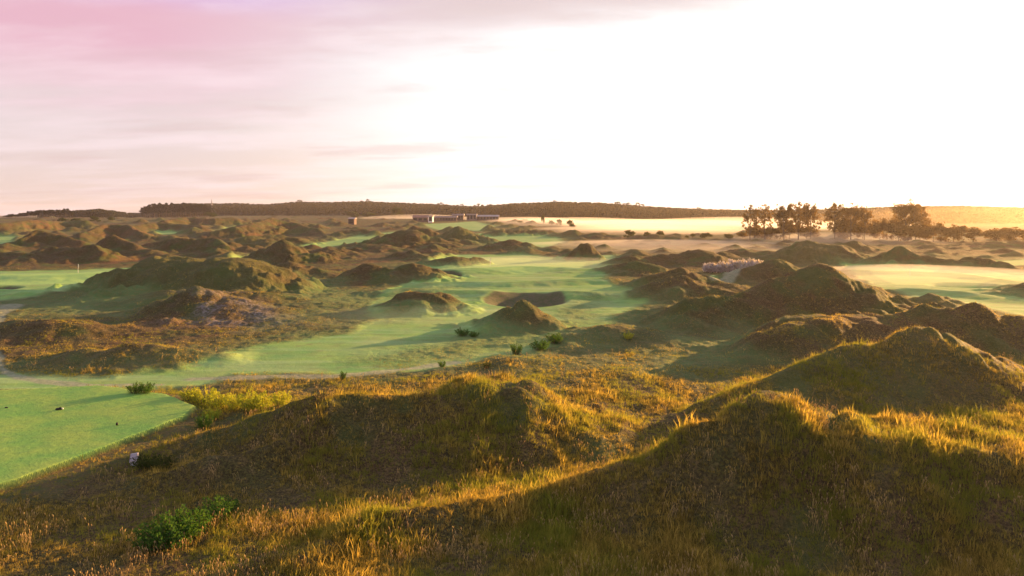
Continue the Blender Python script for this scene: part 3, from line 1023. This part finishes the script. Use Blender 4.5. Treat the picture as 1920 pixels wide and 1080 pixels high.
SP = ('stems', 'foliage')
shr = [shrub_meshes(s, 1.0, 1.5, 26, 0.045, 60) for s in (1, 2, 3)]
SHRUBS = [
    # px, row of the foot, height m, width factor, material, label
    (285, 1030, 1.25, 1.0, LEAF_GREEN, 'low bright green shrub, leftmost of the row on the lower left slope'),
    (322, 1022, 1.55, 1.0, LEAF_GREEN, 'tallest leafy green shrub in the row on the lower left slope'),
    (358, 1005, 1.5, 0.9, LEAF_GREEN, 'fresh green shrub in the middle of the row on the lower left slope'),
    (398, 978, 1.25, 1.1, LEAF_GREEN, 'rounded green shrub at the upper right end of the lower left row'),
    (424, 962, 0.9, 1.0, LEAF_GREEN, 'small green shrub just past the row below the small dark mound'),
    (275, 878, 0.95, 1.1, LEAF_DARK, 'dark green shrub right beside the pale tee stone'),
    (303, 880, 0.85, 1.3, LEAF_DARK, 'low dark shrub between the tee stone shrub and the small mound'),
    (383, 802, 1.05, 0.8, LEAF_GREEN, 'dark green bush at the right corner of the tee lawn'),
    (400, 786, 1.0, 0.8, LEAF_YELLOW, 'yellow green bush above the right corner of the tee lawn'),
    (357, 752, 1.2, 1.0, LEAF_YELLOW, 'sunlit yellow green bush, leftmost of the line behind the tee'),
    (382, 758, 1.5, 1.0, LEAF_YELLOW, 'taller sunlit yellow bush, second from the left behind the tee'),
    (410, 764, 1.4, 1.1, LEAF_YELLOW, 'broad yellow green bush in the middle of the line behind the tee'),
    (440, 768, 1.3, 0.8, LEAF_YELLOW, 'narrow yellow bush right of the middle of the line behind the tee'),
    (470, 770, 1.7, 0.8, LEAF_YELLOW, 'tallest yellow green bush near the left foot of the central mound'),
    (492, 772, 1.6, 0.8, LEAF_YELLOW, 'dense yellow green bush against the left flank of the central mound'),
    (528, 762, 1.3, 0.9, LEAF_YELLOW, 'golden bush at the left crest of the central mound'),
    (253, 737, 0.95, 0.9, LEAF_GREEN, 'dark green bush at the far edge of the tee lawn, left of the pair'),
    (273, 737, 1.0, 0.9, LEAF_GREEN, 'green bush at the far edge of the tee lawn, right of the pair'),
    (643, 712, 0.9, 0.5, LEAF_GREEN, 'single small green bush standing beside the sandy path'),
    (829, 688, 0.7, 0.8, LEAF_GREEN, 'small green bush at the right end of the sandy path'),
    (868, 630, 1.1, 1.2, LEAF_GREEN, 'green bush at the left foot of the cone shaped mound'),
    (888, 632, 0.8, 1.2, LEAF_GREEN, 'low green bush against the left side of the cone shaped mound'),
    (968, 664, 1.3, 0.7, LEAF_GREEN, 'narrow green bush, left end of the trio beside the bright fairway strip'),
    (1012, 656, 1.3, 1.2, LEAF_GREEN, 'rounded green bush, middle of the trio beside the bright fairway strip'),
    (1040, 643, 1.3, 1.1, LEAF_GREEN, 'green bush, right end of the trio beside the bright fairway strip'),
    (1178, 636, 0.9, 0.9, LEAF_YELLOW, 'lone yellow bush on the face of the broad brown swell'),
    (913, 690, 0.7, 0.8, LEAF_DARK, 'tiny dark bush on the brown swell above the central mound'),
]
rq = random.Random(5)
vset = {}
for k, (px, py, h, wf, mt, lb) in enumerate(SHRUBS):
    x, y, z = hit(px, py)
    base_s, base_f = shr[k % 3]
    key = (k % 3, mt.name)
    if key not in vset:
        f2 = base_f.copy()
        f2.materials.clear()
        f2.materials.append(mt)
        vset[key] = f2
    h *= 1.15
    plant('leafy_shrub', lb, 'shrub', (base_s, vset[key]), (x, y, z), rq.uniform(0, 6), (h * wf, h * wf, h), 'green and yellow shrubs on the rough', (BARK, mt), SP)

# the big trees by the misty meadow on the right, and their undergrowth
bt = [tree_meshes(21, 20, 14, 2.2, 22, 0.36, 22, 190, 0.95, 0.62), tree_meshes(22, 20, 15, 2.0, 24, 0.36, 22, 210, 0.9, 0.62),
      tree_meshes(23, 20, 13, 3, 17, 0.36, 22, 120, 0.95, 0.6), tree_meshes(24, 20, 17, 2.0, 24, 0.36, 26, 260, 0.85, 0.66)]
BIG = [
    (1406, 388, 415, 2, 0.92, 'slim open crowned tree, leftmost of the tall trees by the mist'),
    (1434, 387, 420, 2, 0.95, 'thin gappy tree, second from the left of the tall trees'),
    (1470, 386, 410, 0, 1.0, 'tall tree left of the middle, just right of the two slim trees'),
    (1497, 383, 418, 1, 1.0, 'tall round topped tree in the middle of the central cluster'),
    (1520, 385, 412, 0, 0.9, 'tall tree at the left edge of the gap between the two clusters'),
    (1565, 384, 405, 1, 1.0, 'tall tree at the right edge of the gap between the two clusters'),
    (1595, 386, 412, 3, 0.95, 'broad dense tree in the middle of the right cluster'),
    (1621, 390, 408, 0, 0.85, 'shorter tree at the right end of the right cluster'),
    (1698, 380, 400, 3, 1.1, 'tallest lone tree with a broad crown near the sun glow'),
    (1725, 388, 402, 1, 0.85, 'smaller tree leaning on the right side of the lone broad tree'),
]
for (px, top, Y, v, sc, lb) in BIG:
    x = (px - CX) * Y / F
    z = float(zat(x, Y)[0])
    H = EYE - (top - HY) * Y / F - z
    plant('tall_tree', lb, 'tree', bt[v], (x, Y, z), rq.uniform(0, 6), (H / 20 * sc, H / 20 * sc, H / 20 * 1.10), 'tall trees beside the misty meadow', (BARK, LEAF_BACK))
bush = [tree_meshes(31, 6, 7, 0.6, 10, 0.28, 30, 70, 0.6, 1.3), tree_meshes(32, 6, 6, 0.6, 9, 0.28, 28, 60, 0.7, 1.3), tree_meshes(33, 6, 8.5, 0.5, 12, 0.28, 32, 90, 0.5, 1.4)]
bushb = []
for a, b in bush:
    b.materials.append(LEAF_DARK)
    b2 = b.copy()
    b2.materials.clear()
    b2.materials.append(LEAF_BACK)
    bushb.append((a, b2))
BUSHES = [
    # px, top row, distance, width px, label
    (1182, 431, 445, 24, 'pale round bush standing alone in the bright mist bank'),
    (1213, 434, 450, 15, 'faint small bush in the mist just left of a dark hummock'),
    (1238, 432, 440, 16, 'bush in the mist behind the twin dark hummocks'),
    (1288, 441, 450, 10, 'very faint little bush in the mist right of the twin hummocks'),
    (1299, 437, 448, 9, 'narrow upright bush in the mist'),
    (1323, 436, 440, 23, 'wide domed bush in the mist above the small hummock'),
    (1366, 438, 430, 22, 'darker domed bush at the right end of the mist bank'),
    (1392, 441, 440, 16, 'bush at the foot of the leftmost tall tree'),
    (1415, 428, 430, 26, 'undergrowth bush below the two slim trees'),
    (1445, 432, 425, 30, 'low undergrowth bush left of the central cluster'),
    (1480, 422, 428, 34, 'wide undergrowth bush beneath the central cluster'),
    (1512, 430, 420, 30, 'undergrowth bush behind the green hummock left of the gap'),
    (1585, 422, 420, 34, 'undergrowth bush below the right cluster of tall trees'),
    (1618, 420, 415, 30, 'undergrowth bush at the right end of the right cluster'),
    (1650, 416, 400, 26, 'dark egg shaped bush between the right cluster and the lone tree'),
    (1685, 424, 396, 34, 'undergrowth bush at the left foot of the lone broad tree'),
    (1716, 426, 390, 34, 'undergrowth bush at the right foot of the lone broad tree'),
    (1750, 424, 390, 36, 'wide bush right of the lone broad tree in the orange haze'),
    (1788, 428, 392, 34, 'bush in the orange haze, second right of the lone tree'),
    (1825, 432, 396, 34, 'bush in the orange haze below the sun'),
    (1868, 434, 396, 36, 'bush near the right edge in the orange haze'),
    (1905, 432, 396, 34, 'bush cut by the right edge in the orange haze'),
    (975, 413, 760, 12, 'low dark bush left of the small conifer row in the mist'),
    (1034, 413, 740, 12, 'rounded tree in the middle of the small row in the mist'),
    (1049, 411, 740, 13, 'broad tree right of the middle of the small row in the mist'),
    (1068, 412, 700, 14, 'ragged tree at the right end of the small row in the mist'),
    (1073, 419, 660, 12, 'low dark bush at the front right of the small row'),
    (742, 389, 1100, 26, 'round dark tree alone in front of the long wooded ridge'),
    (117, 408, 760, 16, 'dark round bush beneath the left wood'),
    (143, 409, 780, 18, 'wide dark bush between the left wood and the low hill'),
    (178, 405, 800, 18, 'dark bush in front of the low wooded hill'),
    (207, 406, 820, 14, 'small dark bush right of the low wooded hill bush'),
    (1018, 403, 760, 7, 'slim pointed tree at the left end of the small row in the mist'),
    (660, 396, 1150, 30, 'low dark thicket in front of the long wooded ridge'),
    (690, 398, 1150, 30, 'low dark thicket left of the lone round tree'),
    (395, 398, 1150, 24, 'dark bush at the right end of the tall forest block'),
]
for k, (px, top, Y, wp, lb) in enumerate(BUSHES):
    x = (px - CX) * Y / F
    z = float(zat(x, Y)[0])
    if px > 1390 and Y < 450:
        top, wp = top - 6, wp * 1.5
    H = max(EYE - (top - HY) * Y / F - z, 1.5)
    W = wp * Y / F
    ms = bush[k % 3]
    bw = (7, 6, 8.5)[k % 3]
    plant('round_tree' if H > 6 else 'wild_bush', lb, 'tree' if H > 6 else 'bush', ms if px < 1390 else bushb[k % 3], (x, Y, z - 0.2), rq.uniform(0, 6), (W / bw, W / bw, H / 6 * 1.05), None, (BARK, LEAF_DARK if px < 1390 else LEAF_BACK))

# forest edges on the left horizon, tree by tree
ft = [tree_meshes(41, 26, 13, 7, 10, 1.0, 22, 60, 0.6, 1.3), tree_meshes(42, 26, 12, 8, 10, 1.0, 22, 55, 0.7, 1.3), tree_meshes(43, 26, 15, 6, 11, 1.0, 24, 70, 0.5, 1.4)]
tops = [(268, 388), (276, 382), (285, 380), (294, 379), (303, 378.5), (312, 379), (321, 378), (330, 378), (339, 378.5), (348, 379), (357, 380), (366, 379), (375, 380), (383, 382), (390, 384)]
for row in range(2):
    for (px, tp) in tops:
        Y = 1230 + row * 45 + rq.uniform(-10, 10)
        x = (px + row * 4.5 - CX) * Y / F
        z = float(zat(x, Y)[0])
        H = EYE - (tp + rq.uniform(0, 1.5) - HY) * Y / F - z
        plant('forest_tree', 'dark tree of the tall forest block on the left horizon', 'tree', ft[rq.randrange(3)], (x, Y, z), rq.uniform(0, 6), (1.05, 1.05, H / 26), 'trees of the tall forest block', (BARK, LEAF_FAR))
tops = [(13, 403), (20, 400), (29, 401), (38, 399), (46, 397), (54, 395), (62, 394), (70, 393), (79, 392.5), (88, 392), (97, 392), (106, 392), (114, 392), (123, 390), (132, 394)]
for (px, tp) in tops:
    for row in range(2):
        Y = 1000 + row * 30 + rq.uniform(-8, 8)
        x = (px + row * 4 - CX) * Y / F
        z = float(zat(x, Y)[0])
        H = max(EYE - (tp + rq.uniform(0, 1) - HY) * Y / F - z, 4)
        plant('edge_tree', 'dark tree of the sloping tree row on the far left horizon', 'tree', ft[rq.randrange(3)], (x, Y, z), rq.uniform(0, 6), (0.62, 0.62, H / 26), 'trees of the row on the far left', (BARK, LEAF_FAR))

# far wood on the hills: one mass
def far_wood():
    N = 30000
    px = rs.uniform(-250, 2150, N)
    yh = np.interp(px, SKY[:, 0], SKY[:, 2])
    Y = yh * rs.uniform(0.68, 1.12, N)
    X = (px - CX) * Y / F
    keep = (hills(X, Y) > 0.6)
    X, Y = X[keep], Y[keep]
    Z = zat(X, Y)
    src = []
    for s in (51, 52, 53):
        r = random.Random(s)
        V, Fc = [], []
        tube(V, Fc, [(0, 0, -1), (0, 0, 6)], [0.35, 0.2], 5)
        for q in range(52):
            t = r.random()
            w = 4.2 * math.sin(math.pi * min(1, 0.12 + 0.8 * t)) ** 0.7
            a = r.uniform(0, 6.28)
            p = np.array([w * math.cos(a) * r.uniform(0.5, 1), w * math.sin(a) * r.uniform(0.5, 1), 2 + 9 * t])
            b = len(V)
            for c in range(4):
                aa = c * math.pi / 2 + r.random()
                V.append(tuple(p + np.array([1.3 * math.cos(aa), 1.3 * math.sin(aa) * r.choice((-1, 1)), r.uniform(-1.1, 1.1)])))
            Fc.append((b, b + 1, b + 2, b + 3))
        m = mesh_from('canopy', V, Fc)
        m.materials.append(LEAF_FAR)
        src.append(m)
    n = len(X)
    scl = rs.uniform(0.7, 1.3, n)
    ex = np.array([822, 828, 835, 858, 866, 890, 898, 905, 915, 920, 1155, 1160, 1172, 1178, 1190, 1196, 1205, 560, 564, 690, 1310, 1040], float)
    ey = np.interp(ex, SKY[:, 0], SKY[:, 2]) * 0.99
    exx = (ex - CX) * ey / F
    X, Y, Z = np.append(X, exx), np.append(Y, ey), np.append(Z, zat(exx, ey))
    scl = np.append(scl, rs.uniform(1.35, 1.75, len(ex)))
    n = len(X)
    rot = np.stack([np.zeros(n), np.zeros(n), rs.rand(n) * 6.28], 1)
    instancer('far_wood', np.stack([X, Y, Z], 1), scl, rot, src, None)


far_wood()

# row of pale shrubs on the right
pale = [shrub_meshes(s, 1.0, 1.0, 16, 0.12, 26) for s in (61, 62)]
for m in pale:
    m[1].materials.append(LEAF_PALE)
for k in range(11):
    px = 1326 + k * 9.2
    Y = 196 - k * 0.5
    x = (px - CX) * Y / F
    z = float(zat(x, Y)[0])
    top = 489 - 1.2 * k + rq.uniform(-2, 2)
    H = max(EYE - (top - HY) * Y / F - z, 1.8)
    plant('pale_shrub', 'pale lilac grey shrub in the row at the foot of the dark hummock', 'shrub', pale[k % 2], (x, Y, z), rq.uniform(0, 6), (3.0, 3.0, H), 'row of pale shrubs', (BARK, LEAF_PALE), SP)


# ------------------------------------------------------------------ built things
def box(V, Fc, x0, x1, y0, y1, z0, z1):
    b = len(V)
    V += [(x0, y0, z0), (x1, y0, z0), (x1, y1, z0), (x0, y1, z0), (x0, y0, z1), (x1, y0, z1), (x1, y1, z1), (x0, y1, z1)]
    Fc += [(b, b + 3, b + 2, b + 1), (b + 4, b + 5, b + 6, b + 7), (b, b + 1, b + 5, b + 4), (b + 1, b + 2, b + 6, b + 5), (b + 2, b + 3, b + 7, b + 6), (b + 3, b, b + 4, b + 7)]


def flat(me):
    me.polygons.foreach_set('use_smooth', np.zeros(len(me.polygons), bool))
    return me


def empty(name, loc, label, cat, group=None, rz=0):
    o = bpy.data.objects.new(name, None)
    col.objects.link(o)
    o.location = loc
    o.rotation_euler = (0, 0, rz)
    o['label'] = label
    o['category'] = cat
    if group:
        o['group'] = group
    return o


def flagstick(px, py, Y, label):
    x = (px - CX) * Y / F
    z = float(zat(x, Y)[0])
    o = empty('flagstick', (x, Y, z), label, 'golf flag', 'flagsticks on the putting greens')
    V, Fc = [], []
    tube(V, Fc, [(0, 0, -0.1), (0, 0, 1.2), (0, 0, 2.35)], [0.035, 0.03, 0.025], 8)
    link('pole', mesh_from('pole', V, Fc), WHITE, o)
    V, Fc = [], []
    nx, nz = 8, 4
    for s in (0, 1):
        for i in range(nx + 1):
            for j in range(nz + 1):
                u = i / nx
                V.append((0.03 + 0.16 * u, 0.02 * math.sin(5 * u) + 0.012 * s, 2.3 - 0.75 * (j / nz) - 0.18 * u + 0.05 * math.sin(4 * u)))
    m_ = (nz + 1)
    for s in (0, 1):
        for i in range(nx):
            for j in range(nz):
                a = s * (nx + 1) * m_ + i * m_ + j
                Fc.append((a, a + 1, a + m_ + 1, a + m_) if s else (a, a + m_, a + m_ + 1, a + 1))
    link('flag', mesh_from('flag', V, Fc), FLAGC, o)
    return o


flagstick(146.5, 508, 188, 'small pale flag on a white pole on the left green')
flagstick(919, 490, 216, 'small pale flag on a white pole on the central green')
flagstick(1706, 515, 182, 'small pale flag on a white pole on the sunlit right green')

# tee stone
x, y, z = hit(250, 872)
o = empty('tee_stone', (x, y, z), 'pale grey stone slab standing at the lower edge of the tee lawn', 'tee sign', None, R(-22))
V, Fc = [], []
box(V, Fc, -0.33, 0.33, -0.09, 0.09, -0.15, 0.72)
V = [(a * (0.88 if c > 0.3 else 1), b * (0.8 if c > 0.3 else 1) + (0.10 if c > 0.3 else 0), c + (0.07 * a / 0.33 if c > 0.3 else 0)) for a, b, c in V]
me = flat(mesh_from('slab', V, Fc))
s_ = link('slab', me, STONE, o)
bv = s_.modifiers.new('bevel', 'BEVEL')
bv.width = 0.03
bv.segments = 2
V, Fc = [], []
box(V, Fc, -0.42, 0.42, -0.2, 0.22, -0.2, 0.05)
s_ = link('footing', flat(mesh_from('footing', V, Fc)), STONE, o)


def ball_mesh(name, rx, ry, rz, n=10, m=7, seed=0):
    V, Fc = [], []
    r = random.Random(seed)
    for j in range(m + 1):
        a = math.pi * j / m
        for i in range(n):
            t = 2 * math.pi * i / n
            k = 1 + r.uniform(-0.06, 0.06)
            V.append((rx * math.sin(a) * math.cos(t) * k, ry * math.sin(a) * math.sin(t) * k, rz * math.cos(a) * k))
    for j in range(m):
        for i in range(n):
            Fc.append((j * n + i, (j + 1) * n + i, (j + 1) * n + (i + 1) % n, j * n + (i + 1) % n))
    return mesh_from(name, V, Fc)


x, y, z = hit(110, 769)
o = empty('tee_marker', (x, y, z), 'long low black tee marker with a white tip lying on the tee lawn', 'tee marker', None, R(8))
link('body', ball_mesh('body', 0.26, 0.09, 0.10, seed=1), BLACK, o, loc=(0, 0, 0.07))
link('hump', ball_mesh('hump', 0.10, 0.08, 0.10, seed=2), BLACK, o, loc=(0.12, 0, 0.13))
link('white_tip', ball_mesh('white_tip', 0.06, 0.06, 0.06, seed=3), WHITE, o, loc=(0.29, 0, 0.10))
x, y, z = hit(219.5, 798)
o = empty('tee_marker', (x, y, z), 'small round black tee marker alone on the lawn above the stone slab', 'tee marker')
link('body', ball_mesh('body', 0.085, 0.085, 0.12, seed=4), BLACK, o, loc=(0, 0, 0.12))
link('peg', ball_mesh('peg', 0.02, 0.02, 0.08, 6, 4, seed=5), BLACK, o, loc=(0, 0, 0.0))
x, y, z = hit(12, 765)
o = empty('tee_marker', (x, y, z), 'flat dark tee marker near the left edge of the picture', 'tee marker')
link('body', ball_mesh('body', 0.14, 0.08, 0.05, seed=6), BLACK, o, loc=(0, 0, 0.03))
link('peg', ball_mesh('peg', 0.02, 0.02, 0.06, 6, 4, seed=7), BLACK, o, loc=(0, 0, 0.0))

# mast on the ridge
Y = 1500
x = (397 - CX) * Y / F
z = float(zat(x, Y)[0])
Ht = EYE - (374 - HY) * Y / F - z
o = empty('radio_mast', (x, Y, z), 'thin grey mast rising above the wooded ridge right of the forest block', 'mast')
V, Fc = [], []
tube(V, Fc, [(0, 0, -1), (0, 0, Ht * 0.6), (0, 0, Ht)], [1.3, 1.1, 0.7], 6)
link('shaft', mesh_from('shaft', V, Fc), METAL, o)
V, Fc = [], []
tube(V, Fc, [(-1.2, 0, Ht * 0.88), (1.2, 0, Ht * 0.88)], [0.3, 0.3], 5)
link('antenna', mesh_from('antenna', V, Fc), METAL, o)


# club buildings
def building(px0, px1, roof_row, eave_row, foot_row, Y, label, kind, wallm, roofm, nwin):
    x0, x1 = (px0 - CX) * Y / F, (px1 - CX) * Y / F
    cx, W = (x0 + x1) / 2, x1 - x0
    g = EYE - (foot_row - HY) * Y / F
    zt = float(zat(cx, Y)[0])
    zb = min(g, zt)
    he = EYE - (eave_row - HY) * Y / F - zb
    hr = EYE - (roof_row - HY) * Y / F - zb
    D = 11.0
    o = empty('club_building', (cx, Y, zb), label, 'building')
    V, Fc = [], []
    box(V, Fc, -W / 2, W / 2, 0, D, -2, he)
    link('wall', flat(mesh_from('wall', V, Fc)), wallm, o)
    e = 0.7
    if kind == 'gable':
        V = [(-W / 2 - e, -e, he), (W / 2 + e, -e, he), (W / 2 + e, D + e, he), (-W / 2 - e, D + e, he), (-W / 2 - e, D / 2, hr), (W / 2 + e, D / 2, hr)]
        V += [(a, b, c + 0.02) for a, b, c in V[:4]]
        V = V[:6]
        Fc = None
        me = bpy.data.meshes.new('roof')
        me.from_pydata(V, [], [(0, 1, 5, 4), (2, 3, 4, 5), (1, 2, 5), (3, 0, 4), (0, 3, 2, 1)])
    else:
        V, Fc = [], []
        box(V, Fc, -W / 2 - e, W / 2 + e, -e, D + e, he + 0.003, max(hr, he + 0.6))
        me = flat(mesh_from('roof', V, Fc))
    link('roof', me, roofm, o)
    g0 = zt - zb
    for i in range(nwin):
        u = -W / 2 + W * (i + 0.5) / nwin
        w = W / nwin * 0.32
        V, Fc = [], []
        z0, z1 = g0 + 0.9 + 0.1 * (he - g0), he - 0.5
        if z1 - z0 < 0.8:
            z0 = z1 - 1.2
        box(V, Fc, u - w - 0.15, u + w + 0.15, -0.10, -0.003, z0 - 0.15, z1 + 0.15)
        fr = link('window', flat(mesh_from('window', V, Fc)), WALLD, o)
        V, Fc = [], []
        box(V, Fc, u - w, u + w, -0.14, -0.103, z0, z1)
        link('pane', flat(mesh_from('pane', V, Fc)), GLASS, fr)
    return o


building(774, 802, 403, 408, 413, 800, 'small red roofed house left of the white shed by the fairway', 'gable', WALLD, ROOFR, 3)
building(803, 811, 404, 406, 413, 780, 'little bright white shed between the red roofed house and the long hall', 'flat', WHITE, ROOFM, 1)
building(813, 856, 405, 408, 414, 820, 'long low dark hall with a flat pale roof', 'flat', WALLD, ROOFM, 8)
building(848, 869, 401, 404, 413, 860, 'taller flat roofed block rising behind the long low hall', 'flat', WALLD, ROOFM, 4)
building(875, 893, 401, 403, 413, 840, 'grey clubhouse block with a wide flat roof, left of the long pale roof', 'flat', WALLM, ROOFM, 3)
building(894, 935, 403, 406, 413, 850, 'clubhouse wing with a long pale roof at the right end', 'gable', WALLD, ROOFM, 7)
building(653, 664, 408, 410, 414, 700, 'small dark hut standing alone in the middle distance', 'gable', WALLD, ROOFM, 1)

# ------------------------------------------------------------------ mist banks and haze
def vol_mat(name, dens, colr, an):
    m, g, out = new_mat(name)
    v = g.add('ShaderNodeVolumePrincipled')
    v.inputs['Density'].default_value = dens
    v.inputs['Color'].default_value = (*colr, 1)
    v.inputs['Anisotropy'].default_value = an
    g.l.new(v.outputs[0], out.inputs['Volume'])
    return m


def mist_lens(px, py, rx, ry, h, dens, z0=None, rz=0.0):
    x, y = unproj(px, py)
    zb = float(zat(x, y)[0]) if z0 is None else z0
    V, Fc = [], []
    n, m = 40, 10
    for s in (1, -1):
        for j in range(m + 1):
            t = j / m
            for i in range(n):
                a = 2 * math.pi * i / n
                w = 1 + 0.10 * math.sin(3 * a + px) + 0.06 * math.sin(5 * a)
                V.append((rx * w * t * math.cos(a), ry * w * t * math.sin(a), s * (h if s > 0 else 1.0) * (1 - t * t)))
    for s in (0, 1):
        for j in range(m):
            for i in range(n):
                a = s * (m + 1) * n + j * n + i
                b = s * (m + 1) * n + j * n + (i + 1) % n
                Fc.append((a, a + n, b + n, b) if s == 0 else (a, b, b + n, a + n))
    me = mesh_from('mist_bank', V, Fc)
    me.materials.append(vol_mat('mist', dens, (0.95, 0.93, 0.90), 0.35))
    o = link('mist_bank', me, kind='stuff', loc=(x, y, zb))
    o.rotation_euler = (0, 0, rz)
    return o


mist_lens(1080, 421, 150, 170, 10.0, 0.0050, 0.0, R(-8))
mist_lens(1240, 424, 170, 200, 8.0, 0.0055, 0.0, R(6))
mist_lens(1380, 426, 150, 150, 11.0, 0.0045, 0.0, R(-12))
mist_lens(1200, 434, 110, 90, 5.0, 0.0060, 0.0, R(-5))
mist_lens(985, 414, 110, 110, 9.0, 0.0060, 1.0)
mist_lens(790, 410, 90, 60, 7.0, 0.0060, 6.0)
mist_lens(1250, 463, 70, 70, 3.0, 0.0060)
mist_lens(1750, 520, 40, 30, 2.4, 0.0110, 0.3)
mist_lens(1000, 497, 34, 26, 2.0, 0.0050, 0.5)
mist_lens(790, 600, 26, 12, 1.8, 0.0040, 0.0)
mist_lens(1560, 452, 60, 60, 5.0, 0.0050, 0.0)

o = mist_lens(1990, 425, 330, 420, 26.0, 0.0011, 0.0)
o.data.materials.clear()
o.data.materials.append(vol_mat('sun_glow_mist', 0.00022, (0.96, 0.76, 0.50), 0.76))  # added mist pool, the orange sun glow is put into its tint
V, Fc = [], []
box(V, Fc, -5400, 5400, -5400, 5400, FLOOR_Z - 0.5, 66.0)
hz = flat(mesh_from('haze', V, Fc))
hz.materials.append(vol_mat('haze', 0.000075, (0.95, 0.88, 0.84), 0.55))
link('haze', hz, kind='stuff')
print('done')
